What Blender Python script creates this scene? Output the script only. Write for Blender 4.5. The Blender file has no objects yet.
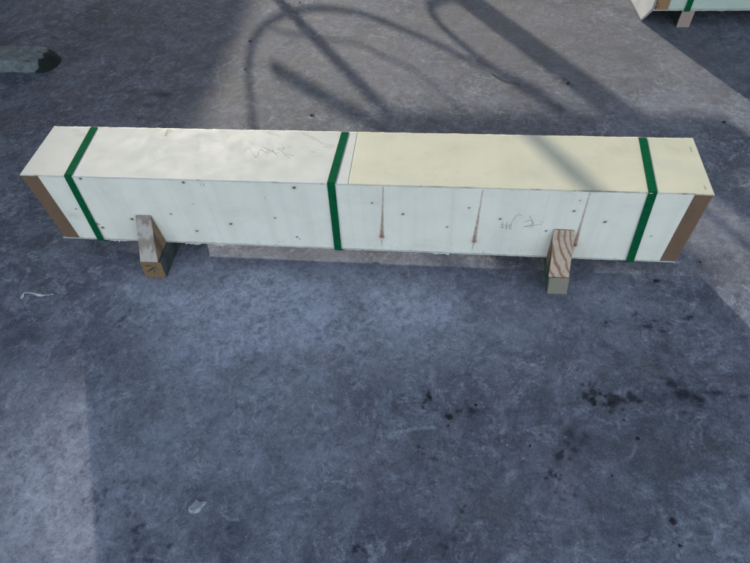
import bpy, bmesh, math, random
import numpy as np
from mathutils import Vector, Matrix
random.seed(5); rng = np.random.default_rng(11)
S = bpy.context.scene; COL = S.collection

# ------------------------------------------------------------ camera, world, sun
cd = bpy.data.cameras.new('camera'); cam = bpy.data.objects.new('camera', cd); COL.objects.link(cam)
CP = Vector((0.30094, -1.38225, 1.60429))
CR = Vector((0.99386874, 0.09761478, -0.05192579)); CU = Vector((-0.04557548, 0.78956481, 0.61197245)); CF = Vector((-0.10073633, 0.60585375, -0.78917262))
m3 = Matrix((CR, CU, -CF)).transposed()
cam.matrix_world = Matrix.Translation(CP) @ m3.to_4x4()
cd.sensor_width = 36; cd.lens = 564.93/750*36; cd.clip_start = .02; cd.clip_end = 2000
S.camera = cam
S.render.resolution_x = 1024; S.render.resolution_y = 769

AZ = math.radians(-63.5); COT = 3.05; EL = math.atan(1/COT)       # direction the light travels on the ground
DX, DY = math.cos(AZ), math.sin(AZ)
w = bpy.data.worlds.new('World'); S.world = w; w.use_nodes = True
nt = w.node_tree; bg = nt.nodes['Background']
sky = nt.nodes.new('ShaderNodeTexSky'); sky.sky_type = 'NISHITA'; sky.sun_disc = False
sky.sun_elevation = EL; sky.sun_rotation = math.atan2(-DX, -DY)
sky.air_density = 1.0; sky.dust_density = 1.2; sky.ozone_density = 1.2
hs = nt.nodes.new('ShaderNodeHueSaturation'); hs.inputs['Saturation'].default_value = .58    # thin hazy sky
nt.links.new(sky.outputs[0], hs.inputs['Color']); nt.links.new(hs.outputs[0], bg.inputs[0]); bg.inputs[1].default_value = .15
sd = bpy.data.lights.new('sun', 'SUN'); sd.energy = 2.0; sd.angle = math.radians(.7); sd.color = (1, .91, .76)
sun = bpy.data.objects.new('sun', sd); COL.objects.link(sun)
sdir = Vector((DX*math.cos(EL), DY*math.cos(EL), -math.sin(EL)))
sun.rotation_euler = sdir.to_track_quat('-Z', 'Y').to_euler(); sun.location = (-4, 8, 5)
vs = S.view_settings; vs.view_transform = 'Standard'; vs.look = 'None'; vs.gamma = 1; vs.exposure = 1.45

B = .096           # height of the beams: the floor lies at z = -B, the crate's underside at z = 0
def at(px, py, z=-B):                                   # photo pixel -> point on a horizontal plane
    d = CF + CR*((px-375)/564.93) - CU*((py-281.5)/564.93)
    return CP + d*((z-CP.z)/d.z)

# ------------------------------------------------------------ material helpers
def mat(name):
    m = bpy.data.materials.new(name); m.use_nodes = True; t = m.node_tree
    return m, t, t.nodes['Principled BSDF']
def N(t, ty, **k):
    n = t.nodes.new(ty)
    for a, v in k.items(): setattr(n, a, v)
    return n
def coords(t, scale=(1, 1, 1), loc=(0, 0, 0)):
    tc = N(t, 'ShaderNodeTexCoord'); mp = N(t, 'ShaderNodeMapping')
    mp.inputs['Scale'].default_value = scale; mp.inputs['Location'].default_value = loc
    t.links.new(tc.outputs['Object'], mp.inputs[0]); return mp.outputs[0]
def noise(t, vec, scale, det=6, rough=.6, dist=0):
    n = N(t, 'ShaderNodeTexNoise'); n.inputs['Scale'].default_value = scale; n.inputs['Detail'].default_value = det
    n.inputs['Roughness'].default_value = rough; n.inputs['Distortion'].default_value = dist
    t.links.new(vec, n.inputs['Vector']); return n.outputs['Fac']
def ramp(t, f, a, b, lo=0, hi=1):
    n = N(t, 'ShaderNodeMapRange'); n.interpolation_type = 'SMOOTHSTEP'
    for i, v in zip((1, 2, 3, 4), (a, b, lo, hi)): n.inputs[i].default_value = v
    t.links.new(f, n.inputs[0]); return n.outputs[0]
def mix(t, f, a, b, mode='MIX'):
    n = N(t, 'ShaderNodeMix', data_type='RGBA', blend_type=mode)
    for s, v in ((0, f), (6, a), (7, b)):
        if isinstance(v, (int, float)): n.inputs[s].default_value = v
        elif isinstance(v, tuple): n.inputs[s].default_value = (*v, 1)
        else: t.links.new(v, n.inputs[s])
    return n.outputs[2]
def math2(t, op, a, b):
    n = N(t, 'ShaderNodeMath', operation=op)
    for s, v in ((0, a), (1, b)):
        if isinstance(v, (int, float)): n.inputs[s].default_value = v
        else: t.links.new(v, n.inputs[s])
    return n.outputs[0]
def bump(t, p, h, strength, dist):
    n = N(t, 'ShaderNodeBump'); n.inputs['Strength'].default_value = strength; n.inputs['Distance'].default_value = dist
    t.links.new(h, n.inputs['Height']); t.links.new(n.outputs[0], p.inputs['Normal'])
def attr(t, name):
    n = N(t, 'ShaderNodeAttribute', attribute_name=name); s = N(t, 'ShaderNodeSeparateColor')
    t.links.new(n.outputs['Color'], s.inputs[0]); return s.outputs
def setc(t, p, c, rough=.6):
    if isinstance(c, tuple): p.inputs['Base Color'].default_value = (*c, 1)
    else: t.links.new(c, p.inputs['Base Color'])
    if isinstance(rough, (int, float)): p.inputs['Roughness'].default_value = rough
    else: t.links.new(rough, p.inputs['Roughness'])

def m_concrete():
    m, t, p = mat('concrete'); v = coords(t)
    big = noise(t, v, 1.1, 5, .6, .5); mid = noise(t, v, 6.5, 10, .74, .9); fine = noise(t, v, 46, 10, .82)
    grit = noise(t, v, 230, 4, .8)
    c = mix(t, ramp(t, big, .36, .64), (.106, .124, .158), (.166, .178, .220))
    c = mix(t, ramp(t, noise(t, coords(t, loc=(11, -6, 0)), 2.1, 6, .65, .8), .46, .62, 0, .5), c, (.120, .150, .150))      # greenish cast
    c = mix(t, ramp(t, mid, .36, .64), mix(t, .48, c, (.056, .062, .086)), mix(t, .48, c, (.28, .305, .375)))
    c = mix(t, ramp(t, noise(t, coords(t, loc=(7, 3, 0)), 2.9, 10, .76, 1.2), .49, .62, 0, .6), c, (.066, .072, .100))
    c = mix(t, ramp(t, noise(t, coords(t, (3.2, .8, 1), (5, 3, 0)), 3.5, 8, .72, .6), .54, .68, 0, .5), c, (.060, .066, .086))   # drag marks
    chalk = math2(t, 'MULTIPLY', ramp(t, noise(t, coords(t, loc=(2, 9, 0)), 8, 10, .84, 1.4), .50, .62), ramp(t, fine, .40, .56))
    c = mix(t, math2(t, 'MULTIPLY', chalk, .65), c, (.37, .40, .47))
    c = mix(t, ramp(t, noise(t, coords(t, loc=(-4, 5, 0)), 4.2, 8, .7), .52, .68, 0, .4), c, (.150, .130, .135))
    c = mix(t, ramp(t, fine, .34, .58, .65, 0), c, (.045, .050, .070))
    c = mix(t, ramp(t, fine, .57, .70, 0, .5), c, (.38, .40, .45))
    c = mix(t, ramp(t, grit, .57, .68, 0, .55), c, (.44, .46, .49)); c = mix(t, ramp(t, grit, .42, .32, 0, .7), c, (.04, .042, .055))
    fl = noise(t, coords(t, loc=(4, 4, 1)), 75, 3, .6)
    c = mix(t, ramp(t, fl, .70, .74, 0, .7), c, (.50, .52, .55)); c = mix(t, ramp(t, noise(t, coords(t, loc=(9, 4, 1)), 55, 3, .6), .715, .75, 0, .7), c, (.03, .03, .04))
    # fine scratches in a few directions
    for k, (rz, sc) in enumerate(((.5, 9), (1.35, 7), (-.75, 8), (1.1, 12))):
        tc = N(t, 'ShaderNodeTexCoord'); mp = N(t, 'ShaderNodeMapping'); mp.vector_type = 'TEXTURE'
        mp.inputs['Rotation'].default_value = (0, 0, rz); mp.inputs['Scale'].default_value = (2.2, .022, 1); mp.inputs['Location'].default_value = (k*3.3, k, 0)
        t.links.new(tc.outputs['Object'], mp.inputs[0])
        s = ramp(t, noise(t, mp.outputs[0], sc*.35, 3, .5, .15), .70, .745)
        s = math2(t, 'MULTIPLY', s, ramp(t, noise(t, coords(t, loc=(k*5, 1, 0)), 1.7, 3, .5), .5, .62))
        c = mix(t, math2(t, 'MULTIPLY', s, .28), c, (.40, .41, .44) if k != 2 else (.08, .085, .11))
    a = attr(t, 'marks')
    brk = noise(t, v, 60, 10, .86, 1.0)
    thr = math2(t, 'ADD', a[0], math2(t, 'MULTIPLY', math2(t, 'SUBTRACT', brk, .5), 3.6))
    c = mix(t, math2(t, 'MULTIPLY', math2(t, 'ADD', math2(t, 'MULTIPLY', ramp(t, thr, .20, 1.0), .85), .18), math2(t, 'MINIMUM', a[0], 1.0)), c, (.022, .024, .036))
    c = mix(t, math2(t, 'MULTIPLY', a[1], ramp(t, noise(t, coords(t, loc=(1, 2, 3)), 38, 10, .85, .6), .34, .66, .08, .95)), c, (.42, .455, .55))
    c = mix(t, math2(t, 'MULTIPLY', a[2], .62), c, (.190, .186, .188))
    setc(t, p, c, ramp(t, mid, .3, .7, .72, .92)); p.inputs['Specular IOR Level'].default_value = .18
    h = math2(t, 'ADD', math2(t, 'MULTIPLY', mid, .8), math2(t, 'ADD', math2(t, 'MULTIPLY', fine, .5), math2(t, 'MULTIPLY', grit, .12)))
    bump(t, p, h, .8, .006)
    return m

def m_paint(name, base, alt, rough=.6, tint=(.55, .53, .45)):
    m, t, p = mat(name); v = coords(t)
    c = mix(t, ramp(t, noise(t, coords(t, (1, 2.2, 2.2)), 3.2, 5, .6, .4), .36, .64), base, alt)
    # faint vertical banding of the overlaid board and dirty smudges
    c = mix(t, ramp(t, noise(t, coords(t, (16, .6, .6)), 1.0, 3, .5), .45, .62, 0, .16), c, tint)
    c = mix(t, ramp(t, noise(t, coords(t, loc=(3, 1, 2)), 6, 9, .7, .5), .42, .85, 0, .42), c, tint)
    c = mix(t, ramp(t, noise(t, v, 120, 4, .7), .68, .78, 0, .25), c, (.3, .29, .26))
    a = attr(t, 'marks'); n = ramp(t, noise(t, v, 70, 6, .75), .3, .62, .45, 1)
    c = mix(t, math2(t, 'MULTIPLY', a[1], n), c, (.10, .095, .09))        # grime
    c = mix(t, math2(t, 'MULTIPLY', a[0], n), c, (.23, .078, .030))       # rust
    c = mix(t, a[2], c, (.060, .030, .022))                               # nail holes, open joints
    p.inputs['Specular IOR Level'].default_value = .12; setc(t, p, c, ramp(t, noise(t, v, 14, 5, .6), .3, .7, rough-.08, rough+.14))
    bump(t, p, noise(t, coords(t, (1, 1, 1)), 60, 5, .6), .05, .002)
    return m

def m_wood(name, light, dark, grain=(3, 26, 26), rot=0, knots=0, dirt=.3, rough=.75, lo=.35, rings=False):
    m, t, p = mat(name)
    tc = N(t, 'ShaderNodeTexCoord'); mp = N(t, 'ShaderNodeMapping'); mp.inputs['Scale'].default_value = grain
    mp.inputs['Rotation'].default_value = (0, 0, rot); t.links.new(tc.outputs['Object'], mp.inputs[0])
    wv = N(t, 'ShaderNodeTexWave', wave_type='BANDS', bands_direction='Y'); wv.inputs['Scale'].default_value = 1.0
    wv.inputs['Distortion'].default_value = 5.5; wv.inputs['Detail'].default_value = 3; wv.inputs['Detail Scale'].default_value = .8
    if rings: wv.wave_type = 'RINGS'; wv.rings_direction = 'Z'; mp.inputs['Location'].default_value = (-1.5, -2.0, 0); wv.inputs['Distortion'].default_value = 9; wv.inputs['Detail Scale'].default_value = .55
    t.links.new(mp.outputs[0], wv.inputs[0])
    fib = noise(t, mp.outputs[0], 6, 6, .7)
    c = mix(t, ramp(t, wv.outputs['Fac'], lo, 1.0), light, dark)
    c = mix(t, ramp(t, fib, .45, .75, 0, .45), c, dark)
    c = mix(t, ramp(t, noise(t, coords(t), 22, 7, .7), .5, .72, 0, dirt), c, (.05, .05, .05))
    setc(t, p, c, rough); bump(t, p, fib, .4, .002)
    return m
def m_plain(name, c1, c2, sc=20, rough=.5, b=.15, metal=0, spec=.35):
    m, t, p = mat(name); v = coords(t)
    c = mix(t, ramp(t, noise(t, v, sc, 6, .65), .35, .68), c1, c2)
    setc(t, p, c, rough); p.inputs['Specular IOR Level'].default_value = spec; p.inputs['Metallic'].default_value = metal
    bump(t, p, noise(t, v, sc*4, 5, .65), b, .003); return m

M = dict(
    concrete=m_concrete(),
    white=m_paint('white_board', (.56, .57, .53), (.53, .55, .52)),  # lid paint darkened against the front to offset its sunlight
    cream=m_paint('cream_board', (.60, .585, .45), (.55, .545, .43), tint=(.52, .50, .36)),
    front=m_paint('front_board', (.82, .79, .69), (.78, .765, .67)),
    batten=m_wood('brown_ply', (.165, .098, .058), (.105, .060, .038), (9, 9, 1.2), dirt=.35),
    batten_raw=m_wood('raw_batten', (.30, .17, .08), (.18, .09, .04), (30, 30, 3)),
    strap=m_plain('green_strap', (.003, .080, .032), (.005, .105, .042), 60, .9, .12, spec=.02),
    raw=m_wood('raw_edge', (.55, .45, .30), (.40, .30, .18), (3, 30, 30)),
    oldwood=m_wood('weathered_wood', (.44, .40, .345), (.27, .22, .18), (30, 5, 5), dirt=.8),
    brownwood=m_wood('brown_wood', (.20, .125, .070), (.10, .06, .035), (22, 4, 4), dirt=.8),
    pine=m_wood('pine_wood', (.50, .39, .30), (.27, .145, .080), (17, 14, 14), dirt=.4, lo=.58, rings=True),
    endgrain=m_wood('end_grain', (.22, .135, .062), (.085, .052, .028), (30, 20, 60), dirt=.8),
    tealwood=m_wood('stained_teal_wood', (.045, .06, .062), (.025, .035, .038), (30, 4, 30), dirt=.7),
    greywood=m_wood('grey_timber', (.27, .245, .19), (.17, .15, .115), (30, 4, 30), dirt=.3),
    greenwood=m_wood('green_stained_wood', (.05, .12, .085), (.03, .07, .05), (30, 4, 30), dirt=.5),
    pink=m_wood('pinkish_timber', (.36, .27, .23), (.24, .17, .145), (30, 4, 30), dirt=.2),
    pencil=m_plain('pencil', (.38, .39, .38), (.52, .53, .52), 200, .7, 0),
    faint=m_plain('faint_pencil', (.58, .57, .53), (.66, .65, .60), 200, .7, 0),
    plastic=m_plain('white_plastic', (.46, .47, .48), (.38, .40, .42), 14, .4, .3),
    scrap=m_plain('grey_white_scrap', (.42, .44, .46), (.60, .61, .62), 60, .7, .3),
    crumb=m_plain('black_crumb', (.010, .010, .012), (.03, .03, .035), 90, .8, .5),
    flake=m_plain('pale_flake', (.20, .215, .235), (.42, .44, .45), 40, .8, .6),
    twig=m_plain('dark_fibre', (.03, .028, .03), (.06, .05, .05), 60, .8, .3),
    pale=m_paint('light_tinted_board', (.50, .58, .50), (.44, .53, .46)),  # green cast of the light put into the board colour
    block=m_plain('worn_block', (.135, .165, .165), (.20, .235, .235), 16, .7, .7),
    blockend=m_plain('dark_block_end', (.018, .028, .024), (.04, .052, .046), 30, .8, .7),
    steel=m_plain('grey_steel', (.16, .17, .18), (.22, .22, .23), 12, .45, .1, .6),
    rubber=m_plain('black_rubber', (.02, .02, .02), (.035, .035, .035), 12, .6, .1),
    wall=m_plain('blocker_wall', (.10, .115, .125), (.13, .14, .15), 2, .8, .2),
    roof=m_plain('dark_roofing', (.06, .065, .07), (.08, .085, .09), 2, .7, .2),
)

def m_block():
    m, t, p = mat('worn_block'); v = coords(t); n = noise(t, v, 18, 9, .75)
    c = mix(t, ramp(t, n, .35, .68), (.13, .155, .16), (.25, .28, .285))
    sx = N(t, 'ShaderNodeSeparateXYZ'); t.links.new(v, sx.inputs[0])
    x = math2(t, 'ADD', math2(t, 'ADD', sx.outputs[0], math2(t, 'MULTIPLY', math2(t, 'SUBTRACT', n, .5), .14)), math2(t, 'MULTIPLY', sx.outputs[2], -.5))
    c = mix(t, ramp(t, x, -1.945, -1.925), c, (.014, .022, .019))        # shaded, stained end painted dark
    c = mix(t, ramp(t, noise(t, coords(t, (5, 20, 30)), 2, 6, .7), .54, .66, 0, .7), c, (.03, .035, .04))
    setc(t, p, c, .85); p.inputs['Specular IOR Level'].default_value = .2; bump(t, p, n, .7, .01); return m
M['block'] = m_block()
# ------------------------------------------------------------ mesh helpers
def link(name, me, m, parent=None):
    o = bpy.data.objects.new(name, me); COL.objects.link(o)
    if m:
        for x in (m if isinstance(m, list) else [m]): me.materials.append(x)
    if parent: o.parent = parent
    return o
def tag(o, label, cat, group=None):
    o['label'] = label; o['category'] = cat
    if group: o['group'] = group
    return o
def empty(name, loc, label, cat, group=None):
    o = bpy.data.objects.new(name, None); COL.objects.link(o); o.location = loc; o.empty_display_size = .1
    return tag(o, label, cat, group)
def bm_box(bm, x0, x1, y0, y1, z0, z1, bevel=0):
    r = bmesh.ops.create_cube(bm, size=1); vv = r['verts']
    for v in vv: v.co = Vector(((x0+x1)/2+v.co.x*(x1-x0), (y0+y1)/2+v.co.y*(y1-y0), (z0+z1)/2+v.co.z*(z1-z0)))
    if bevel:
        es = list({e for v in vv for e in v.link_edges})
        bmesh.ops.bevel(bm, geom=es, offset=bevel, segments=2, affect='EDGES', profile=.5)
def finish(bm, name, m, parent=None, smooth=False):
    bmesh.ops.recalc_face_normals(bm, faces=bm.faces)
    me = bpy.data.meshes.new(name); bm.to_mesh(me); bm.free()
    if smooth: me.polygons.foreach_set('use_smooth', [True]*len(me.polygons))
    return link(name, me, m, parent)
def box(name, m, parent, *a, bevel=0):
    bm = bmesh.new(); bm_box(bm, *a, bevel=bevel); return finish(bm, name, m, parent)
def rough_up(o, amp, sc, seed=0):
    """small irregularities along sawn edges"""
    from mathutils import noise as nz
    for v in o.data.vertices:
        v.co += amp*nz.noise_vector(v.co*sc + Vector((seed, seed*2, 0)))
def tube(pts, r, sides=8):
    bm = bmesh.new(); rings = []
    P = [Vector(p) for p in pts]
    for i, p in enumerate(P):
        d = (P[min(i+1, len(P)-1)] - P[max(i-1, 0)]).normalized()
        u = d.orthogonal().normalized() if i == 0 else (u - d*u.dot(d)).normalized()
        v = d.cross(u); rr = r(i/(len(P)-1)) if callable(r) else r
        rings.append([bm.verts.new(p+(u*math.cos(a)+v*math.sin(a))*rr) for a in [2*math.pi*k/sides for k in range(sides)]])
    for a, b in zip(rings, rings[1:]):
        for k in range(sides): bm.faces.new((a[k], a[(k+1) % sides], b[(k+1) % sides], b[k]))
    bm.faces.new(rings[0]); bm.faces.new(rings[-1]); return bm
def smooth_path(pts, n=8):
    P = [Vector(p) for p in pts]; out = []
    for i in range(len(P)-1):
        a, b, c, d = P[max(i-1, 0)], P[i], P[i+1], P[min(i+2, len(P)-1)]
        for k in range(n):
            t = k/n
            out.append(.5*((2*b)+(c-a)*t+(2*a-5*b+4*c-d)*t*t+(3*b-a-3*c+d)*t**3))
    return out+[P[-1]]
def gridsheet(name, m, parent, us, vsn, fn, marks=None):
    """grid mesh: fn(U,V)->xyz arrays; marks(U,V)->(n,3) painted albedo masks"""
    U, V = np.meshgrid(us, vsn); nu, nv = len(us), len(vsn)
    xyz = np.stack(fn(U, V), -1).reshape(-1, 3)
    i = np.arange((nv-1)*nu).reshape(nv-1, nu)[:, :-1].ravel()
    F = np.stack([i, i+1, i+1+nu, i+nu], -1)
    me = bpy.data.meshes.new(name)
    me.vertices.add(len(xyz)); me.vertices.foreach_set('co', xyz.ravel())
    me.loops.add(F.size); me.loops.foreach_set('vertex_index', F.ravel().astype(np.int32))
    me.polygons.add(len(F)); me.polygons.foreach_set('loop_start', np.arange(0, F.size, 4, dtype=np.int32))
    me.update(calc_edges=True)
    me.polygons.foreach_set('use_smooth', [True]*len(me.polygons))
    if marks is not None:
        a = me.color_attributes.new('marks', 'FLOAT_COLOR', 'POINT')
        c = np.ones((len(xyz), 4)); c[:, :3] = np.clip(marks(U.ravel(), V.ravel()), 0, 1); a.data.foreach_set('color', c.ravel())
    return link(name, me, m, parent)
_lat = rng.random((256, 256))
def vnoise(x, y):
    xi = np.floor(x).astype(int); yi = np.floor(y).astype(int); fx = x-xi; fy = y-yi
    fx = fx*fx*(3-2*fx); fy = fy*fy*(3-2*fy); g = lambda a, b: _lat[a % 256, b % 256]
    return (g(xi, yi)*(1-fx)+g(xi+1, yi)*fx)*(1-fy)+(g(xi, yi+1)*(1-fx)+g(xi+1, yi+1)*fx)*fy
def fbm(x, y, o=5):
    s = 0; a = .5
    for k in range(o): s = s+a*vnoise(x*2**k+17*k, y*2**k+31*k); a *= .5
    return s
def segdist(x, y, p, q):
    px, py = p; qx, qy = q; dx, dy = qx-px, qy-py; L = dx*dx+dy*dy+1e-12
    t = np.clip(((x-px)*dx+(y-py)*dy)/L, 0, 1)
    return np.hypot(x-px-t*dx, y-py-t*dy), t

# ------------------------------------------------------------ the floor
def floor_marks(x, y):
    sp = random.Random(12)
    out = np.zeros((len(x), 3)); near = (np.abs(x) < 3.2) & (np.abs(y) < 2.8)
    X, Y = x[near], y[near]; R = np.zeros_like(X); G = np.zeros_like(X); W = np.zeros_like(X)
    wx = X+.02*(fbm(X*18, Y*18)-.5); wy = Y+.02*(fbm(X*18+50, Y*18)-.5)
    def blot(px, py, r, s, ch, r2=None, ang=0):
        if ch is R and r <= .032 and s >= .5:                 # splatter: a ragged core with satellites
            c0 = at(px, py); r2 = r2 or r*1.1
            for k in range(7):
                q = sp.uniform(.22, .50) if k else .52; ox, oy = (sp.gauss(0, .85)*r, sp.gauss(0, .95)*r2) if k else (0, 0)
                d = np.hypot((wx-c0.x-ox)/(r*q*sp.uniform(.7, 1.5)), (wy-c0.y-oy)/(r2*q)); np.maximum(ch, s*1.1*np.exp(-d**2), out=ch)
            ch += .22*s*np.exp(-1.2*(((wx-c0.x)/r)**2+((wy-c0.y)/r2)**2)); return
        if ch is R and r < .04: r *= .72; r2 = r2*.85 if r2 else r*1.5
        if ch is R and py > 425 and px > 330: s *= .6
        c = at(px, py); dx, dy = wx-c.x, wy-c.y; ca, sa = math.cos(ang), math.sin(ang)
        u = dx*ca+dy*sa; v = -dx*sa+dy*ca; d = np.sqrt((u/r)**2+(v/(r2 or r))**2)
        ch += s*np.exp(-d**2*1.2)
    def streak(pts, r, s, ch):
        P = [at(*p) for p in pts]
        for a, b in zip(P, P[1:]):
            d, _ = segdist(wx, wy, (a.x, a.y), (b.x, b.y)); np.maximum(ch, s*np.clip(1.6-d/r, 0, 1), out=ch)
    # dark rubbed stains: a ragged row across the right, smudges below the crate, a column at the left; broad upper-left blots paint in shade
    for a in [(585, 395, .02, .8), (592, 401, .016, 1), (612, 402, .022, 1), (632, 398, .02, .55), (596, 393, .012, .8), (683, 395, .03, .6), (715, 392, .045, .5, .012), (742, 397, .03, .45, .02),
              (515, 410, .06, .40, .02), (530, 398, .05, .35, .02), (570, 404, .04, .4, .012), (472, 410, .03, .6, .022), (400, 405, .07, .35, .03), (395, 408, .03, .5), (358, 450, .03, .4), (418, 447, .014, .7),
              (430, 397, .018, .9), (424, 408, .010, .9), (450, 417, .012, 1), (437, 460, .018, .5), (377, 383, .05, .35), (361, 308, .018, .8, .012), (357, 330, .02, .45),
              (620, 288, .02, .5), (628, 300, .022, .6), (636, 312, .02, .6), (647, 326, .03, .6, .016), (604, 302, .012, .7), (606, 322, .012, .7), (582, 330, .014, .5), (688, 318, .014, .65), (590, 345, .02, .4),
              (571, 435, .03, .5), (561, 457, .014, .7), (550, 474, .014, .7), (556, 477, .010, .7), (574, 497, .018, .5), (560, 498, .012, .7), (528, 515, .02, .4), (673, 522, .010, 1), (645, 540, .01, .5), (601, 540, .01, .4),
              (432, 497, .03, .35), (462, 510, .018, .6), (462, 530, .014, .5), (445, 548, .016, .6), (353, 551, .03, .7, .022), (405, 560, .02, .6), (496, 558, .03, .5), (443, 545, .06, .3),
              (121, 320, .020, .85, .028), (118, 350, .015, .6), (108, 355, .022, .5, .05), (153, 348, .01, .8), (94, 352, .01, .6), (88, 462, .012, .8, .03), (105, 490, .02, .85, .045), (102, 505, .02, .6), (128, 480, .018, .9), (133, 482, .010, .9), (127, 512, .018, .7, .03),
              (133, 530, .022, .7, .03), (138, 545, .03, .6, .04), (147, 560, .03, .6), (88, 552, .010, .8, .02), (145, 455, .03, .5, .03), (140, 420, .05, .35, .06), (125, 395, .06, .3, .08), (105, 455, .05, .3, .06), (198, 462, .006, .8), (230, 528, .014, .6), (244, 475, .012, .6, .03), (225, 550, .02, .3), (172, 540, .02, .3),
              (30, 335, .05, .45, .03), (45, 320, .04, .45, .03), (20, 320, .02, .5), (20, 300, .03, .3), (5, 360, .08, .3, .1), (60, 455, .018, .4), (90, 160, .03, .4), (33, 198, .03, .7, .012), (38, 213, .02, .6, .010), (8, 235, .05, .3),
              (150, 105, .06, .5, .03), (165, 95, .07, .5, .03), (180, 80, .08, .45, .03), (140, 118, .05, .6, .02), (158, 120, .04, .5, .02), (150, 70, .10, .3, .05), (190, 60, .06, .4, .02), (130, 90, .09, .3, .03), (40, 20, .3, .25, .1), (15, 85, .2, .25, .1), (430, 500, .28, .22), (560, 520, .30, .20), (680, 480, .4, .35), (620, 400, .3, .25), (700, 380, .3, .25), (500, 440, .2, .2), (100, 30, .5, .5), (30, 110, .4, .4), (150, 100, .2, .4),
              (250, 41, .020, .9, .010), (245, 69, .012, .7), (312, 115, .020, .9, .014), (300, 2, .015, .6), (567, 83, .014, .8, .03), (420, 110, .06, .25), (560, 130, .2, .2, .03), (460, 120, .15, .2, .04), (700, 262, .010, 1, .010), (657, 281, .012, 1, .011), (610, 250, .05, .3), (740, 300, .05, .3, .1), (700, 300, .05, .3), (720, 260, .06, .3)]:
        blot(a[0], a[1], a[2], a[3], R, a[4] if len(a) > 4 else None)
    streak([(598, 255), (622, 285), (640, 318)], .02, .38, R); streak([(440, 400), (750, 402)], .025, .25, R); streak([(622, 255), (640, 300), (655, 330)], .02, .3, R)
    streak([(500, 475), (560, 465)], .006, .3, R); streak([(400, 563), (440, 520), (460, 500)], .02, .2, R)
    streak([(638, 93), (656, 93)], .005, .8, R); streak([(570, 300), (590, 340), (600, 370)], .03, .2, R)
    # chalky rubs and pale scratches
    for a in [(390, 135, .1, .3, .03), (170, 290, .22, .8), (245, 305, .24, .9), (320, 300, .28, .9, .18), (415, 310, .22, .7), (40, 420, .3, .4), (60, 520, .3, .5), (200, 350, .2, .35), (290, 370, .25, .35), (360, 340, .15, .3), (230, 430, .25, .3), (480, 320, .2, .3), (560, 300, .2, .2), (330, 450, .2, .2), (50, 450, .2, .25), (30, 530, .2, .3), (680, 110, .25, .3, .12), (370, 70, .3, .2, .2), (720, 210, .15, .3), (105, 283, .03, .6, .012), (128, 288, .03, .8, .012), (130, 294, .02, .8), (150, 300, .06, .35, .03), (200, 367, .018, .7), (217, 355, .008, .8, .03), (230, 305, .02, .5), (270, 300, .08, .3, .04), (300, 290, .06, .3, .03), (260, 330, .08, .2), (200, 300, .05, .4, .03), (200, 330, .05, .35, .02),
              (435, 325, .04, .35, .016), (432, 375, .02, .5, .03), (440, 305, .05, .3), (470, 325, .03, .5, .008), (720, 535, .02, .55, .05), (745, 500, .02, .55, .05), (714, 532, .006, .7, .03), (735, 552, .01, .7), (615, 415, .02, .5, .01), (595, 365, .03, .3), (560, 380, .02, .3),
              (690, 95, .10, .55, .03), (675, 88, .06, .5, .02), (640, 105, .10, .35, .03), (705, 105, .07, .4, .02), (630, 75, .09, .3, .02), (560, 60, .06, .2), (330, 100, .12, .2, .03), (225, 85, .05, .3, .02), (235, 110, .08, .4, .02), (210, 115, .05, .4, .02), (225, 100, .06, .3, .02), (600, 125, .06, .3, .02), (730, 230, .04, .3), (722, 236, .02, .4, .01),
              (35, 488, .025, .4), (40, 300, .03, .3, .01), (60, 310, .04, .2), (345, 52, .1, .2, .03), (640, 130, .08, .25, .02), (400, 90, .15, .2, .05), (480, 100, .15, .2, .05)]:
        blot(a[0], a[1], a[2], a[3], G, a[4] if len(a) > 4 else None)
    for pts, r, s in [([(203, 370), (207, 405), (206, 437)], .004, .4), ([(395, 432), (432, 427)], .004, .6), ([(455, 322), (480, 328)], .004, .6), ([(310, 330), (322, 326)], .004, .6), ([(50, 341), (82, 339)], .004, .45), ([(120, 340), (150, 337)], .003, .4), ([(30, 527), (48, 521)], .004, .4),
                      ([(217, 60), (222, 118)], .004, .4), ([(222, 118), (245, 95)], .005, .35), ([(212, 108), (240, 92)], .006, .4), ([(713, 545), (722, 525)], .005, .6), ([(740, 510), (750, 490)], .005, .6), ([(487, 290), (490, 360)], .004, .2), ([(495, 240), (493, 460)], .003, .15), ([(655, 60), (700, 92)], .006, .35), ([(690, 85), (750, 110)], .006, .4), ([(712, 330), (722, 338)], .003, .5), ([(560, 470), (500, 473)], .003, .2), ([(170, 215), (196, 330)], .002, .1)]:
        streak(pts, r, s, G)
    # warm dust tint, also painting in the sun's warmth beyond the crate and at the right
    for a in [(330, 60, .7, .45), (560, 40, .7, .5), (700, 70, .5, .5), (215, 110, .25, .45), (500, 20, .6, .4), (715, 240, .25, .35), (600, 470, .35, .18), (320, 256, .35, .5, .03), (470, 540, .3, .15), (560, 330, .3, .12)]:
        blot(a[0], a[1], a[2], a[3], W, a[4] if len(a) > 4 else None)
    G *= .25+1.3*fbm(X*9, Y*9+5); R *= 1.0*(.6+.8*fbm(X*7+3, Y*7))
    out[near] = np.stack([R, G, W], -1); return out
xs = np.concatenate([-3-np.geomspace(600, .06, 26), np.arange(-3, 2.5, .0065), 2.5+np.geomspace(.06, 600, 26)])
ys = np.concatenate([-1.6-np.geomspace(600, .06, 26), np.arange(-1.6, 2.5, .0065), 2.5+np.geomspace(.06, 600, 26)])
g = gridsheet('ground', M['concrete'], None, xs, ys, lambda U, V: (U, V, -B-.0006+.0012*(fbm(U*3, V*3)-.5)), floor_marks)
g['kind'] = 'structure'

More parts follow.
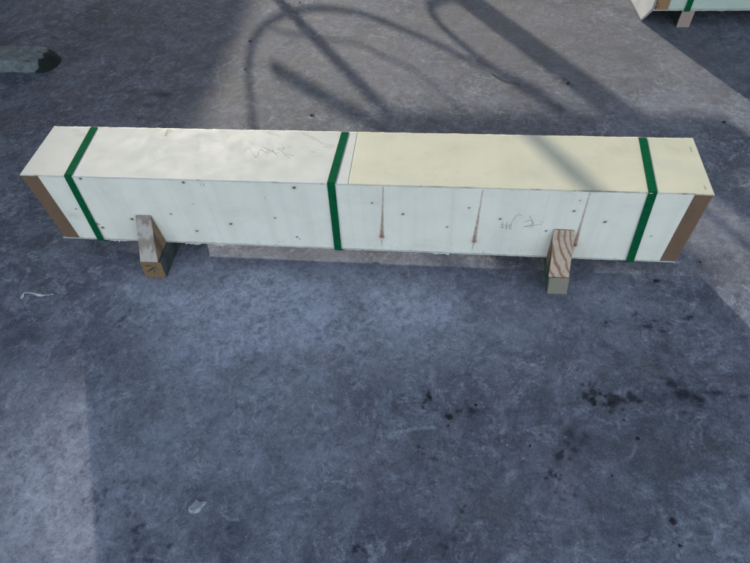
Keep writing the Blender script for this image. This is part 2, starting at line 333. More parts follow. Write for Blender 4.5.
# ------------------------------------------------------------ crates
def strap_loop(cx, yaw_top, yaw_front, Wd, H, wdt=.027):
    """flat band around the crate's section, standing 0.9 mm proud, slightly skewed"""
    bm = bmesh.new(); e = .0016; th = .0009; r = .003
    path = [(-e, -.003), (-e, H-.004+0), (-e+r*.3, H+e-r*.3), (r*.8, H+e), (Wd-r, H+e), (Wd+e, H-.004), (Wd+e, -.003), (Wd, -e-.0008), (-.001, -e-.0032)]
    path = [(-e-.004, -.004)] + path[1:]
    def shift(y, z):                                       # skew of the band along x
        if y <= 0: return yaw_front*(1-max(z, 0)/H)
        return yaw_top*min(y/Wd, 1)
    rings = []
    for i, (y, z) in enumerate(path):
        py, pz = path[i-1]; ny, nz_ = path[(i+1) % len(path)]
        dy, dz = ny-py, nz_-pz; L = math.hypot(dy, dz); oy, oz = -dz/L*th*2, dy/L*th*2
        s = shift(y, z) if i < 6 else 0
        rings.append([bm.verts.new((cx+s+sx, y+k*oy, z+k*oz)) for sx, k in ((-wdt/2, 0), (wdt/2, 0), (wdt/2, 1), (-wdt/2, 1))])
    for a, b in zip(rings, rings[1:]+rings[:1]):
        for k in range(4): bm.faces.new((a[k], a[(k+1) % 4], b[(k+1) % 4], b[k]))
    return bm

def panel(name, m, root, x0, x1, H0, H1, plane, marks=None, wob=.0006, step=.0025, ext=.010):
    if plane != 'front': ext = .0032
    """board: a finely divided outer face plus the board's body right behind it. plane 'front': (x,z) at y=0; 'top': (x,y) at z=H"""
    us = np.arange(x0, x1+step*.5, step); us[-1] = x1; vv = np.arange(H0, H1+step*.5, step); vv[-1] = H1
    def edge(U, V):                                        # ragged sawn edges
        n = (fbm(U*40, V*0+1)-.5)*.0036+(fbm(U*160, V*0+9)-.5)*.0026
        return V+np.where(V <= H0+1e-6, n, 0)+np.where(V >= H1-1e-6, -n, 0)
    w_ = lambda U, V: wob*2*(fbm(U*2.2, V*5)-.5)
    if plane == 'front': fn = lambda U, V: (U, w_(U, V), edge(U, V))
    else:
        z = plane; fn = lambda U, V: (U, edge(U, V), z+.25*w_(U, V))
    if marks is None: marks = lambda U, V: np.zeros((len(U), 3))
    o = gridsheet(name, m, root, us, vv, fn, marks)
    bm = bmesh.new(); bm.from_mesh(o.data); bnd = [e for e in bm.edges if e.is_boundary]
    r = bmesh.ops.extrude_edge_only(bm, edges=bnd); nv = [v for v in r['geom'] if isinstance(v, bmesh.types.BMVert)]
    for v in nv:
        if plane == 'front': v.co.y += ext
        else: v.co.z -= ext
    bmesh.ops.recalc_face_normals(bm, faces=bm.faces); bm.to_mesh(o.data); bm.free()
    # make sure the outer face points outward
    nrm = o.data.polygons[len(us)//2].normal
    if (plane == 'front' and nrm.y > 0) or (plane != 'front' and nrm.z < 0): o.data.flip_normals()
    for p_ in o.data.polygons:
        pass
    return o

LX, WD, HT = 1.16, .2726, .328
HOLES = [(-.94, .317, 3.4), (-.566, .313, 3.4), (-.666, .155, 2.4), (-.178, .304, 3.8), (-.449, .113, 3.6), (-.274, .153, 2.4), (-.594, .067, 3.4), (-.209, .055, 2.8), (-.831, .12, 4.0), (-.972, .066, 4.0), (-1.033, .164, 2.2), (.084, .244, 2.2), (.189, .195, 3.0), (.344, .138, 2.4), (.413, .235, 2.4), (.522, .187, 3.0), (.685, .136, 2.6), (.757, .236, 2.8), (.868, .19, 3.2), (1.036, .129, 1.8), (-.20, .045, 1.6), (-.565, .21, 1.2), (.765, .285, 1.6)]
STAINS = [((.125, .319), (.110, .072), (.108, .022)), ((.451, .318), (.444, .068), (.441, .012)), ((.788, .319), (.796, .069), (.797, .02))]
def front_marks(x, z):
    R = np.zeros_like(x); G = np.zeros_like(x); K = np.zeros_like(x)
    wx = x+.0012*(fbm(x*160, z*160)-.5)*2; wz = z+.0012*(fbm(x*160+9, z*160)-.5)*2
    for hx, hz, r in HOLES:
        r = r*.001; d = np.hypot((wx-hx)/1.25, wz-hz-.15*(wx-hx)); K = np.maximum(K, np.clip(1.7-d/r, 0, .94)); G = np.maximum(G, .35*np.exp(-(d/(r*2.2))**2))
    for a, k, b in STAINS:
        d, t = segdist(wx, wz, a, k); wdt = .0020+.0052*np.clip(t, 0, 1)**2.5
        R = np.maximum(R, (.5+.5*t**1.5)*np.clip(1.6-d/wdt, 0, 1)); G = np.maximum(G, .06*np.clip(1.4-d/(wdt*1.2), 0, 1)*(1-.6*t))
        K = np.maximum(K, .25*np.clip(1.3-d/.0013, 0, 1)*(1-.8*t))
        d, t = segdist(wx, wz, k, b); R = np.maximum(R, (.8-.3*t)*np.clip(1.5-d/(.0032*(1-.7*t)), 0, 1))
        d = np.hypot((wx-k[0])/1.1, wz-k[1]); R = np.maximum(R, np.clip(1.8-d/.0068, 0, 1)); K = np.maximum(K, .25*np.clip(1.5-d/.004, 0, 1))
        R = np.maximum(R, .22*np.exp(-(d/.016)**2))
    for sx in (-.505, .005, .36, .60, .665): G = np.maximum(G, .10*np.clip(1.6-np.abs(x-sx)/.0015, 0, 1))        # faint board joints
    for sx, z0, z1 in ((-.505, .30, .325), (-.495, .30, .318), (-.29, .235, .26), (.06, .24, .25)): G = np.maximum(G, .4*(np.abs(wx-sx) < .002)*(z > z0)*(z < z1))
    d = np.hypot((wx+.985)/1.6, wz-.085); R = np.maximum(R, .9*np.clip(1.5-d/.006, 0, 1))
    G = np.maximum(G, .30*np.exp(-(((x+1.06)/.03)**2+((z-.13)/.02)**2))*fbm(x*90, z*90)*1.6)
    G = np.maximum(G, .55*np.clip((fbm(x*60, z*60)-.62)*6, 0, 1)*np.exp(-z/.02))                                 # scuffed lower edge
    G = np.maximum(G, .5*np.clip((fbm(x*25+4, z*3)-.52)*7, 0, 1)*np.exp(-(.325-z)/.003))
    return np.stack([R, G, K], -1)
def top_marks(x, y):
    R = np.zeros_like(x); G = np.zeros_like(x); K = np.zeros_like(x)
    wx = x+.006*(fbm(x*60, y*60)-.5); wy = y+.006*(fbm(x*60+9, y*60)-.5)
    def st(a, b, r, s):
        nonlocal G
        d, t = segdist(wx, wy, a, b); G = np.maximum(G, s*np.clip(1.5-d/r, 0, 1))
    st((-.705, .268), (-.702, .232), .005, .55); st((-.699, .268), (-.690, .255), .008, .35)
    for a in [(-.32, .262, -.27, .240), (-.17, .255, -.11, .205), (-.11, .205, -.07, .195), (-.10, .19, -.075, .182), (-.19, .26, -.14, .225)]: st(a[:2], a[2:], .0035, .28)
    for cx, cy, r, s in [(-.075, .19, .018, .22), (-1.03, .235, .03, .35), (-1.0, .262, .03, .45), (-1.06, .25, .02, .3), (-.3, .10, .06, .14), (-.2, .2, .07, .12), (.35, .2, .05, .10), (.12, .25, .03, .15), (.62, .06, .05, .10), (-.82, .12, .05, .06), (.9, .2, .05, .10)]:
        G = np.maximum(G, s*.8*np.exp(-(((wx-cx)/r)**2+((wy-cy)/(r*.6))**2))*fbm(x*50, y*50)*2)
    for ex, r in ((-1.10, .008), (-.51, .006), (-.24, .012), (.40, .02), (.30, .03), (.74, .004), (.96, .004), (1.1, .006), (-.08, .004)):
        K = np.maximum(K, .4*np.exp(-((x-ex)/r)**2)*np.clip(1.2-y/.0025, 0, 1))
    K = np.maximum(K, .5*(np.abs(wx-1.145+.02*(wy)) < .002)*(np.abs(y-.215) < .012)); K = np.maximum(K, .5*(np.abs(wx-1.14) < .002)*(np.abs(y-.03) < .010))
    K = np.maximum(K, .6*np.clip((fbm(x*14, y)-.55)*8, 0, 1)*np.clip(1.3-y/.0025, 0, 1)*(x > .2))
    G = np.maximum(G, .08*np.clip((fbm(x*30, y*30)-.6)*5, 0, 1))
    return np.stack([R, G, K], -1)

def ribbon(bm, pts, w_, place):
    P = [Vector((a, b)) for a, b in pts]; prev = None
    for i, p in enumerate(P):
        d = (P[min(i+1, len(P)-1)]-P[max(i-1, 0)]).normalized(); n = Vector((-d.y, d.x))*w_/2*(.6+.7*random.random())
        cur = (bm.verts.new(place(*(p+n))), bm.verts.new(place(*(p-n))))
        if prev: bm.faces.new((prev[0], prev[1], cur[1], cur[0]))
        prev = cur
def strokes(name, lines, m, root, place, w_):
    bm = bmesh.new()
    for l in lines:
        q = smooth_path([(a, b, 0) for a, b in l], 6) if len(l) > 2 else [Vector((*l[0], 0)), Vector((*l[1], 0))]
        ribbon(bm, [(v.x, v.y) for v in q], w_, place)
    return finish(bm, name, m, root)

def make_crate(name, loc, label, group, main=True):
    root = empty(name, loc, label, 'crate', group)
    # a 12 mm panel top lies over the sides; battens cover the front corners
    T = .0032
    if main:
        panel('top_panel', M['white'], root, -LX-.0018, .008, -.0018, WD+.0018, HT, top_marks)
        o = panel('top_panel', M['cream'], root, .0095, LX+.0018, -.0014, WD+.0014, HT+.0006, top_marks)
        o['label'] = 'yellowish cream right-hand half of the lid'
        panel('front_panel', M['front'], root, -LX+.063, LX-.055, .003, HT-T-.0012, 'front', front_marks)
        bwl, bwr = .0625, .0545
    else:
        box('top_panel', M['pale'], root, -LX-.003, LX+.003, -.003, WD+.003, HT-T, HT)
        panel('front_panel', M['pale'], root, -LX+.066, LX-.066, .003, HT-T-.0012, 'front', None, step=.01)
        bwl, bwr = .0655, .0655
    mb = M['batten'] if main else M['batten_raw']
    skew = .004 if main else 0
    for s, bw in ((-1, bwl), (1, bwr)):
        bm = bmesh.new(); xa, xb = (-LX, -LX+bw) if s < 0 else (LX-bw, LX)
        bm_box(bm, xa, xb, -.0006, .014, .003, HT-T-.001, .0010)
        finish(bm, 'corner_batten', mb, root)
        bm = bmesh.new(); bm_box(bm, xa, xb, WD-.014, WD+.0012, .006, HT-T-.001, .0012); finish(bm, 'corner_batten', mb, root)
        box('end_panel', M['white'], root, *((-LX+.001, -LX+.011) if s < 0 else (LX-.011, LX-.001)), .0145, WD-.0145, .006, HT-T-.001)
    box('back_panel', M['front'], root, -LX+.07, LX-.07, WD-.010, WD, .006, HT-T-.001)
    bm = bmesh.new()                                      # bottom board, its edge a white lip in front
    n = 240; rng2 = random.Random(3); pr = None
    for i in range(n+1):
        x = -LX-.006+(2*LX+.004)*i/n; e = -.0035+.0022*(rng2.random()-.5)+(-.0045 if -.98 < x < -.80 else 0)*(.5+.5*math.sin(x*60)); zz = -.0005+.0012*(rng2.random()-.5)
        cur = [bm.verts.new(c) for c in ((x, e, zz), (x, WD+.002, -.0005), (x, WD+.002, .0025), (x, e, .0025))]
        if pr:
            for k in range(4): bm.faces.new((pr[k], pr[(k+1) % 4], cur[(k+1) % 4], cur[k]))
        else: bm.faces.new(cur)
        pr = cur
    bm.faces.new(pr); finish(bm, 'bottom_panel', M['white'], root)
    if main:
        for cx, yt, yf in ((-.981, -.016, -.026), (-.0485, .0125, -.010), (.977, .018, .026)):
            finish(strap_loop(cx, yt, yf, WD, HT), 'strap', M['strap'], root)
        F = lambda a, b: (a, -.0012, b); Tp = lambda a, b: (a, b, HT+.0012)
        fr = lambda px, py: ((px), (py))
        rs = random.Random(8)
        for xa, xb, k in ((-.66, -.60, 6), (-.545, -.50, 6), (-.97, -.90, 3), (.30, .36, 3)):
            bm = bmesh.new(); n = 14; top = []; bot = []
            for i in range(n+1):
                x = xa+(xb-xa)*i/n; top.append(bm.verts.new((x, -.0046, .0015))); bot.append(bm.verts.new((x+rs.uniform(-.002, .002), -.0050, -.0015-(rs.random()**2)*.009)))
            for i in range(n): bm.faces.new((top[i], top[i+1], bot[i+1], bot[i]))
            o = finish(bm, 'frayed_edge', M['white'], root); md = o.modifiers.new('thick', 'SOLIDIFY'); md.thickness = .0006
        # pencilled workshop marks on the front: a crossed ladder, a 5 and an open 4
        L_ = [[(.533, .178), (.535, .140)], [(.526, .160), (.560, .156)], [(.548, .176), (.549, .134)], [(.558, .168), (.560, .136)], [(.528, .148), (.560, .146)],
              [(.566, .136), (.563, .170), (.574, .206), (.586, .212), (.590, .206)],
              [(.604, .176), (.622, .186), (.636, .178), (.624, .160), (.610, .154)], [(.618, .208), (.636, .166), (.630, .148)], [(.606, .154), (.664, .170)], [(.655, .185), (.668, .178)]]
        strokes('pencil_mark', L_, M['pencil'], root, F, .0017)
        z1 = [[(-.385, .158), (-.372, .175), (-.335, .125), (-.330, .168), (-.300, .148), (-.296, .172), (-.262, .138)], [(-.322, .182), (-.262, .150), (-.268, .178), (-.215, .125)], [(-.262, .178), (-.245, .184), (-.25, .165)], [(-.15, .165), (-.13, .160)], [(-.232, .15), (-.205, .138), (-.208, .15)]]
        for q in (z1[:2], z1[2:3], z1[3:4], z1[4:]): strokes('pencil_mark', q, M['faint'], root, Tp, .0020)
    else:
        for cx in (-.993, 0, .993): finish(strap_loop(cx, 0, 0, WD, HT, .03), 'strap', M['strap'], root)
        bm = bmesh.new(); bmesh.ops.create_icosphere(bm, subdivisions=2, radius=.011)
        for v in bm.verts: v.co = Vector((-LX+.005+v.co.x, -.004+v.co.y*.8, .028+v.co.z*1.3))
        finish(bm, 'knot', M['brownwood'], root, True)
    return root
make_crate('wooden_crate', (0, 0, 0), 'long white wooden crate with three green straps and yellowish right half of the lid', 'strapped wooden crates on the floor')
make_crate('wooden_crate', (1.438+LX, 1.80, 0), 'pale strapped crate with a painted-in green light cast at the top right corner, mostly out of the picture', 'strapped wooden crates on the floor', False)

# ------------------------------------------------------------ beams and wedges
def beam(x0, x1, y0, y1, z1, label, m_end, m_side, m_side2, skew=0, group='timber beams under the crates', tilt=0):
    cx = (x0+x1)/2; root = empty('support_beam', (cx, y0, -B), label, 'timber beam', group)
    bm = bmesh.new(); bm_box(bm, x0-cx, x1-cx, 0, y1-y0, 0, B+z1, .0022)
    bmesh.ops.subdivide_edges(bm, edges=[e for e in bm.edges if e.calc_length() > .04], cuts=6, use_grid_fill=True)
    for v in bm.verts:
        v.co.x += skew*v.co.z/B
        v.co.y += tilt*(1-v.co.z/B)*(v.co.y < .02)
    me_o = finish(bm, 'timber', [m_side, m_end, m_side2], root)
    for p in me_o.data.polygons:
        if p.normal.y < -.6: p.material_index = 1
        elif p.normal.x < -.6: p.material_index = 2
    rough_up(me_o, .0016, 14, x0)
    return root
bl = beam(-.822, -.736, -.108, .285, -.0012, 'dark stained beam with brown split end under the left part of the long crate', M['endgrain'], M['tealwood'], M['tealwood'], skew=.010)
br = beam(.722, .792, -.097, .285, -.0012, 'grey-beige beam with green stained side under the right part of the long crate', M['greywood'], M['brownwood'], M['greenwood'], skew=-.009)
bc = beam(1.583, 1.651, 1.799, 2.075, -.0012, 'pinkish beam under the pale crate at the top right corner', M['pink'], M['tealwood'], M['tealwood'])
bc2 = None
# split across the left beam's end
bm = bmesh.new()
for a, b, wd_ in (((-.026, .034), (.030, .076), .006), ((-.030, .074), (.022, .078), .0035), ((.002, .030), (.018, .058), .004)):
    d = (Vector(b)-Vector(a)).normalized(); n = Vector((-d.y, d.x))*wd_/2
    q = [Vector(a), Vector(a).lerp(Vector(b), .5)+n, Vector(b), Vector(a).lerp(Vector(b), .5)-n]
    bm.faces.new([bm.verts.new((v.x, -.0022, v.y)) for v in q])
finish(bm, 'split', M['twig'], bl)

def wedge(xl0, xl1, xt0, xt1, yb, zt, label, m_top, m_side, seed):
    """triangular chock: upright back against the crate, base on the beam; slight wear"""
    cx = (xl0+xl1)/2; bm = bmesh.new(); n = 10
    prof = []
    for i in range(n+1):
        t = i/n; prof.append((yb+(-.004-yb)*t, .0+zt*t))
    rows = []
    for i, (y, z) in enumerate(prof):
        t = i/n; a = xl0+(xt0-xl0)*t; b = xl1+(xt1-xl1)*t
        rows.append([bm.verts.new((a+(b-a)*k/6, y, z+.0)) for k in range(7)])
    for r0, r1 in zip(rows, rows[1:]):
        for k in range(6): bm.faces.new((r0[k], r0[k+1], r1[k+1], r1[k]))
    base = [[bm.verts.new((xl0 if k == 0 else xl1, -.004 - (-.004-yb)*0 + 0*i, 0)) for k in (0, 1)] for i in range(1)][0]
    bm.faces.new([r[0] for r in rows][::-1]+[base[0]][::1] if False else [base[0]]+[r[0] for r in rows])
    bm.faces.new([base[1]]+[r[-1] for r in rows][::-1])
    bm.faces.new([base[0], base[1]]+rows[-1][::-1]); bm.faces.new([base[1], base[0]]+rows[0])
    bmesh.ops.translate(bm, vec=(-cx, -yb, 0), verts=bm.verts)
    o = finish(bm, 'wooden_wedge', [m_side, m_top]); o.location = (cx, yb, -.0005)
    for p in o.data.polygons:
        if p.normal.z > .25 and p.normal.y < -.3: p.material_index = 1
    rough_up(o, .0022, 26, seed)
    return tag(o, label, 'wedge', 'wooden wedges against the long crate')
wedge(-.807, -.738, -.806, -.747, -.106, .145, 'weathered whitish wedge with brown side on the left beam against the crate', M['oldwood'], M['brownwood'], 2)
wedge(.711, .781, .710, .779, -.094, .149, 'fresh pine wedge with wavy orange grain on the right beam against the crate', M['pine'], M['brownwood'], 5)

# ------------------------------------------------------------ things lying on the floor
# worn block at the left edge of the frame
bm = bmesh.new(); bm_box(bm, -2.75, -1.885, 1.30, 1.49, -B, -B+.062)
bmesh.ops.subdivide_edges(bm, edges=bm.edges[:], cuts=14, use_grid_fill=True)
from mathutils import noise as nz
for v in bm.verts:
    u = (v.co.x+2.05)/.165; side = (v.co.y-1.395)/.095; h = (v.co.z+B)/.062
    if u > 0:                                              # rounded, broken-off right end
        v.co.x -= .05*abs(side)**2.5*u+.05*h*max(0, u-.4)
        v.co.z -= .012*h*u
    v.co.y -= side*.014*h*h; v.co += .009*nz.noise_vector(v.co*18)*(.3+.7*h)
    v.co.z = max(v.co.z, -B-.002)
o = finish(bm, 'worn_block', M['block'], None, True)
tag(o, 'worn grey block with rounded dark end lying at the left edge', 'block')

# white plastic sheet hanging from the far crate's end down to the floor
def sheetgeo():
    A = np.array
    rows = [[(1.4095, 1.866, -.0950), (1.404, 1.945, -.0950), (1.397, 2.03, -.0950), (1.390, 2.125, -.0950)],
            [(1.421, 1.834, -.050), (1.411, 1.925, -.050), (1.403, 2.02, -.050), (1.396, 2.125, -.050)],
            [(1.4335, 1.801, .0), (1.420, 1.905, .0), (1.411, 2.01, .0), (1.404, 2.125, .0)],
            [(1.4335, 1.801, .15), (1.428, 1.90, .15), (1.422, 2.0, .15), (1.418, 2.125, .15)],
            [(1.4335, 1.801, .326), (1.433, 1.90, .326), (1.432, 1.99, .328), (1.430, 2.07, .330)]]
    bm = bmesh.new(); V = [[bm.verts.new(p) for p in r] for r in rows]
    for a, b in zip(V, V[1:]):
        for k in range(3): bm.faces.new((a[k], a[k+1], b[k+1], b[k]))
    bmesh.ops.subdivide_edges(bm, edges=bm.edges[:], cuts=3, use_grid_fill=True, smooth=0)
    return bm
o = finish(sheetgeo(), 'plastic_sheet', M['plastic'], None, True)
md = o.modifiers.new('thick', 'SOLIDIFY'); md.thickness = .0012
tag(o, 'white plastic sheet hanging off the end of the corner crate onto the floor', 'plastic sheet')

def gpt(px, py, dz): v = at(px, py); return (v.x, v.y, -B+dz)
# white scrap
bm = bmesh.new(); pts = smooth_path([gpt(22, 299, .003), gpt(25, 294, .006), (gpt(33, 294, .005)), gpt(42, 296, .004), gpt(54, 295, .005)], 5)
pr = None
for i, p in enumerate(pts):
    d = (pts[min(i+1, len(pts)-1)]-pts[max(i-1, 0)]).normalized(); n = Vector((-d.y, d.x, .35*math.sin(i)))*.0045*(.6+.4*math.sin(i*.6)+.2)
    cur = (bm.verts.new(p+n), bm.verts.new(p-n))
    if pr: bm.faces.new((pr[0], pr[1], cur[1], cur[0]))
    pr = cur
o = finish(bm, 'plastic_scrap', M['scrap'], None, True); md = o.modifiers.new('thick', 'SOLIDIFY'); md.thickness = .0006
tag(o, 'thin crooked white scrap on the floor below the left end of the crate', 'plastic scrap')
# twig
o = finish(tube(smooth_path([gpt(492, 74, .002), gpt(498, 78, .004), gpt(507, 82, .003), gpt(520, 84, .002)], 5), lambda t: .0022*(1-.5*t)), 'twig', M['twig'], None, True)
tag(o, 'thin dark twig lying on the sunlit floor behind the crate', 'twig')
def lump(name, px, py, r, flat, m, label, cat, group=None, seed=0, rx=1):
    c = at(px, py); bm = bmesh.new(); bmesh.ops.create_icosphere(bm, subdivisions=2, radius=1)
    for v in bm.verts:
        k = 1+.55*nz.noise(v.co*1.3+Vector((seed*7, 0, seed)))+.35*nz.noise(v.co*3.1+Vector((seed, seed*3, 0)))
        v.co = Vector((v.co.x*r*k*rx, v.co.y*r*k, max(v.co.z, -.3)*r*flat*k))
    o = finish(bm, name, m); o.location = (c.x, c.y, -B+r*flat*.15); o.rotation_euler.z = seed*1.7
    return tag(o, label, cat, group)
CL = ['black crumb at the stained patch right of centre, left one of the two big', 'larger black crumb right of another in the stained row in front of the crate', 'small black crumb touching the bigger one at the stained patch', 'black crumb alone on the floor below the stained row at the right',
      'black crumb nearest the bottom right corner of the floor', 'black round crumb in the middle of the floor in front of the crate', 'black crumb up and left of the round one in mid floor', 'small black crumb right of the round one in mid floor', 'black crumb on the floor just right of the right wedge and beam',
      'tiny black speck between the stained row and the lone crumb', 'tiny black speck below the crumb in the bottom right of the floor', 'tiny black speck on bare floor between mid floor and the stained row', 'black crumb at the shadow edge below the right end of the crate', 'tiny black speck on the right floor below the dark stained row']
CB = ['elongated dark crumb on the sunlit floor inside the hoop shadow at upper left', 'small dark crumb at the left edge of the hoop shadow', 'dark crumb on the floor just behind the crate left of the middle strap', 'dark crumb inside the broad plank shadow behind the crate', 'dark crumb on the floor right of the long crate, near the frame edge', 'dark crumb at the very top of the floor beside the pole shadow']
lump('concrete_flake', 197, 507, .017, .5, M['flake'], 'pale angular flake of concrete on the floor at the bottom left', 'flake', None, 2.3, 1.5)
for i, (px, py, r) in enumerate([(593, 400, .007), (612, 404, .009), (595, 404, .005), (638, 439, .0055), (673, 522, .0075), (450, 418, .0075), (430, 398, .0055), (476, 405, .0045), (657, 281, .0065), (624, 420, .003), (680, 546, .004), (530, 446, .003), (700, 262, .004), (612, 476, .003)]):
    lump('crumb', px, py, r, .5, M['crumb'], CL[i], 'crumb', 'black crumbs scattered in front of the crate', i+1, 1.2)
for i, (px, py, r) in enumerate([(250, 41, .008), (245, 69, .005), (312, 115, .008), (568, 83, .007), (724, 122, .006), (300, 2, .006)]):
    lump('crumb', px, py, r, .45, M['crumb'], CB[i], 'crumb', 'dark crumbs scattered behind the crate', i+20, 1.5)

# ------------------------------------------------------------ unseen things invented to shade the floor, beyond the frame
YC = 4.6
def up(sx, sy, Y=YC):
    s = (Y-sy)/(-DY); return Vector((sx-DX*s, Y, -B+s/COT))
# invented shadow casters: steel rack with a crossbar, the pole leaning on it, hoses hung over it
rk = empty('shadow_rack', (0, YC, -B), 'invented tall grey steel rack carrying the shadow-casting hoses, unseen', 'rack')
ZB = 2.42
def rel(o, r): o.location = -r.location; return o
for x in (-3.85, 3.3):
    o = finish(tube([(x, YC+.08, -B), (x, YC+.08, ZB)], .026, 10), 'post', M['steel'], rk, True); rel(o, rk)
    o = finish(tube([(x, YC-.3, -B+.02), (x, YC+.5, -B+.02)], .02, 8), 'foot', M['steel'], rk, True); rel(o, rk)
o = finish(tube([(-3.95, YC+.08, ZB+.03), (3.4, YC+.08, ZB+.03)], .026, 10), 'crossbar', M['steel'], rk, True); rel(o, rk)
sl = (.133+.745)/(.846-2.132)
def ln(y): return (-.745+sl*(y-2.132), y)
base = up(*ln(YC)); midP = up(*ln(.80)); topP = up(ln(.80)[0]-.618*(-2.25-.80), -2.25)
pl = empty('shadow_pole', base, 'invented grey steel pole with a brace, shaped to cast the pole shadow, unseen', 'pole')
o = finish(tube([base, midP, topP], .034, 10), 'tube', M['steel'], pl, True); rel(o, pl)
o = finish(tube([up(-.629, 1.376), up(-.30, 1.11), up(.10, .80), up(*ln(.62))], .034, 8), 'brace', M['steel'], pl, True); rel(o, pl)
# plank invented to cast the broad band of shadow
a0 = (.436-.649*(YC-2.12), YC)
hw = .080
b0, b1 = up(*a0), up(.436+.649*(2.12+2.1), -2.1)
bm = bmesh.new(); n = (b1-b0).normalized(); side = Vector((n.z, 0, -n.x))*hw; th = Vector((0, .024, 0))
vs_ = [bm.verts.new(p) for p in (b0-side, b0+side, b1+side, b1-side, b0-side+th, b0+side+th, b1+side+th, b1-side+th)]
for f in ((0, 1, 2, 3), (7, 6, 5, 4), (0, 4, 5, 1), (1, 5, 6, 2), (2, 6, 7, 3), (3, 7, 4, 0)): bm.faces.new([vs_[k] for k in f])
tag(finish(bm, 'plank', M['raw']), 'invented long raw plank casting the broad shadow band, unseen', 'plank')
def hose(pts, r, label, Y):  # invented hose, bent so its shadow follows the given floor points
    P = smooth_path([up(x, y, Y) for x, y in pts], 8)
    return tag(finish(tube(P, r, 8), 'hose', M['rubber'], None, True), label, 'hose', 'invented hoses casting the loop shadows')
hose([(.42, .0), (-.1, .42), (-.573, .786), (-.640, .95), (-.700, 1.15), (-.778, 1.454), (-.786, 1.744), (-.697, 1.932), (-.496, 2.029), (-.208, 1.966), (.065, 1.779), (.284, 1.607), (.433, 1.467), (.703, 1.274), (.883, 1.063), (1.3, .5), (2.2, -.9), (2.75, -2.0)], .016, 'wide drooping black hose hung on the steel rack, invented to cast the hoop shadow, unseen', YC-.06)
hose([(-.712, 1.767), (-.198, 1.626), (-.043, 1.502), (.147, 1.367), (.296, 1.177), (.6, .7)], .008, 'short thin black hose inside the wide one, invented for its faint inner shadow, unseen', YC-.1)
hose([(.40, 2.16), (.30, 2.14), (.222, 2.09), (.222, 1.99), (.277, 1.836), (.433, 1.577), (.604, 1.336), (.746, 1.16), (.978, .908), (1.3, .5), (2.4, -1.3), (2.9, -2.1)], .021, 'thick black hose hooked around the plank, invented for its hooked shadow, unseen', YC-.05)
# warehouse whose roof edge shades the far left of the floor; added, outline fitted to that shade
wh = empty('shade_building', (-14, 14, -B), 'dark warehouse added to shade the far left of the floor, unseen', 'building')
Yw = 9
e0 = up(-1.0, 2.75, Yw)
prof = [(e0.x, -B), (e0.x, e0.z)] + [(p.x, p.z) for p in (up(-.97, 2.3, Yw), up(-1.10, 1.5, Yw), up(-1.08, .8, Yw), up(-.96, -.1, Yw), up(-.88, -.40, Yw), up(-1.03, -.62, Yw), up(-1.3, -.92, Yw))] + [(-14, 3.7), (-14, -B)]
bm = bmesh.new(); f0 = [bm.verts.new((x, Yw, z)) for x, z in prof]; f1 = [bm.verts.new((x, Yw+8, z)) for x, z in prof]
bm.faces.new(f0); bm.faces.new(f1[::-1])
for k in range(len(prof)): bm.faces.new((f0[k], f0[(k+1) % len(prof)], f1[(k+1) % len(prof)], f1[k]))
o = finish(bm, 'wall', M['wall'], wh); rel(o, wh)
for x in (-13, -10.4, -7.8):
    o = box('window', M['roof'], wh, x, x+1.6, Yw-.03, Yw-.004, .9, 2.1); rel(o, wh)
# tall container added at the left to darken that side
ct = empty('shade_container', (-3.2, 1, -B), 'tall dark grey container added on the left to darken that side, unseen', 'container')
bm = bmesh.new(); bm_box(bm, -5.6, -3.2, -1.2, 2.9, -B, 5.0, .03); o = finish(bm, 'body', M['wall'], ct); rel(o, ct)
for k in range(18):
    o = box('rib', M['wall'], ct, -3.2, -3.165, -1.1+k*.22, -1.0+k*.22, -B+.12, 4.9); rel(o, ct)
# low timber stack behind the corner crate, added to block the sun under it
ts = empty('shade_stack', (2.7, 2.13, -B), 'low dark timber stack behind the corner crate, added to block the sun under it, unseen', 'timber stack')
for k in range(4):
    o = box('board', M['greywood'], ts, 1.385+.004*(k%2), 3.7, 2.14, 2.6, -B+.003+k*.085, -B+.083+k*.085); rel(o, ts)
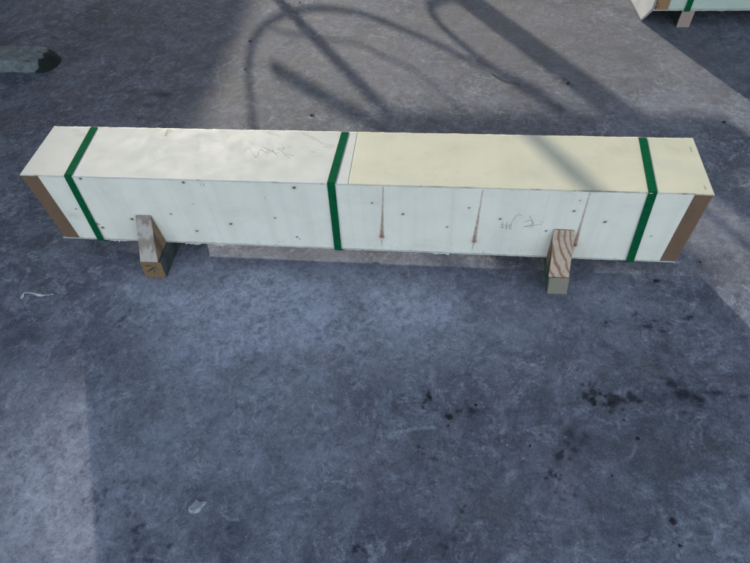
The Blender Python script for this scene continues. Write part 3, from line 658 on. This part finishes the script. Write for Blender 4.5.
# boards added to shade the floor just behind and under the crate
tag(box('shade_board', M['raw'], None, up(.0, .86).x, up(1.75, .6).x, YC+.12, YC+.14, up(0, .86).z, up(0, .45).z), 'raw cross board added to shade the floor behind the crate, unseen', 'board')
q0, q1 = up(.0, .45), up(0, -.16)
tag(box('shade_board', M['raw'], None, -1.82, -1.02, YC+.16, YC+.18, q0.z+.02, q1.z), 'second raw cross board, higher and shorter, added to shade the floor under the crate, unseen', 'board')
# open canopy added to darken the back of the floor
cn = empty('shade_canopy', (3.5, 4, -B), 'added open shed roof on steel posts darkening the far side of the floor, unseen', 'shade_canopy')
o = box('roof', M['roof'], cn, -5.5, 3.6, 1.0, 7.2, 3.3, 3.42); rel(o, cn)
for y in (1.2, 7.0):
    o = box('post', M['steel'], cn, 3.35, 3.5, y-.07, y+.07, -B, 3.3); rel(o, cn)
o = box('wall', M['wall'], cn, 3.51, 3.6, 1.32, 7.2, -B, 3.3); rel(o, cn)  # side and back walls added to cut the sky light
o = box('wall', M['wall'], cn, .35, 3.3, 7.1, 7.2, -B, 3.3); rel(o, cn)
# sparse tree beyond the warehouse roof: added to thin the sun on the floor's near left corner
tr = empty('sun_filter_tree', (-10.6, 17, -B), 'thin sparse tree beyond the warehouse, added to thin the sun, unseen', 'tree')
Yt = 23
o = finish(tube([(-14.1, Yt, -B), (-14.0, Yt, 4), (-13.9, Yt, 8.6)], lambda t: .14*(1-.8*t), 8), 'trunk', M['brownwood'], tr, True); rel(o, tr)
bm = bmesh.new(); rr = random.Random(4); c0 = up(-1.42, -1.02, Yt)
for k in range(1500):
    a = rr.random()*6.283; q = rr.random()**.5
    c = c0+Vector((math.cos(a)*q*.72, rr.uniform(-.8, .8), math.sin(a)*q*.30))
    u = Vector((rr.gauss(0, 1), rr.gauss(0, 1), rr.gauss(0, 1))).normalized(); v = u.orthogonal().normalized(); h = .022
    bm.faces.new([bm.verts.new(c+u*h*1.5), bm.verts.new(c+v*h), bm.verts.new(c-u*h*1.5), bm.verts.new(c-v*h)])
o = finish(bm, 'crown', M['greenwood'], tr); rel(o, tr)
print('scene ok')
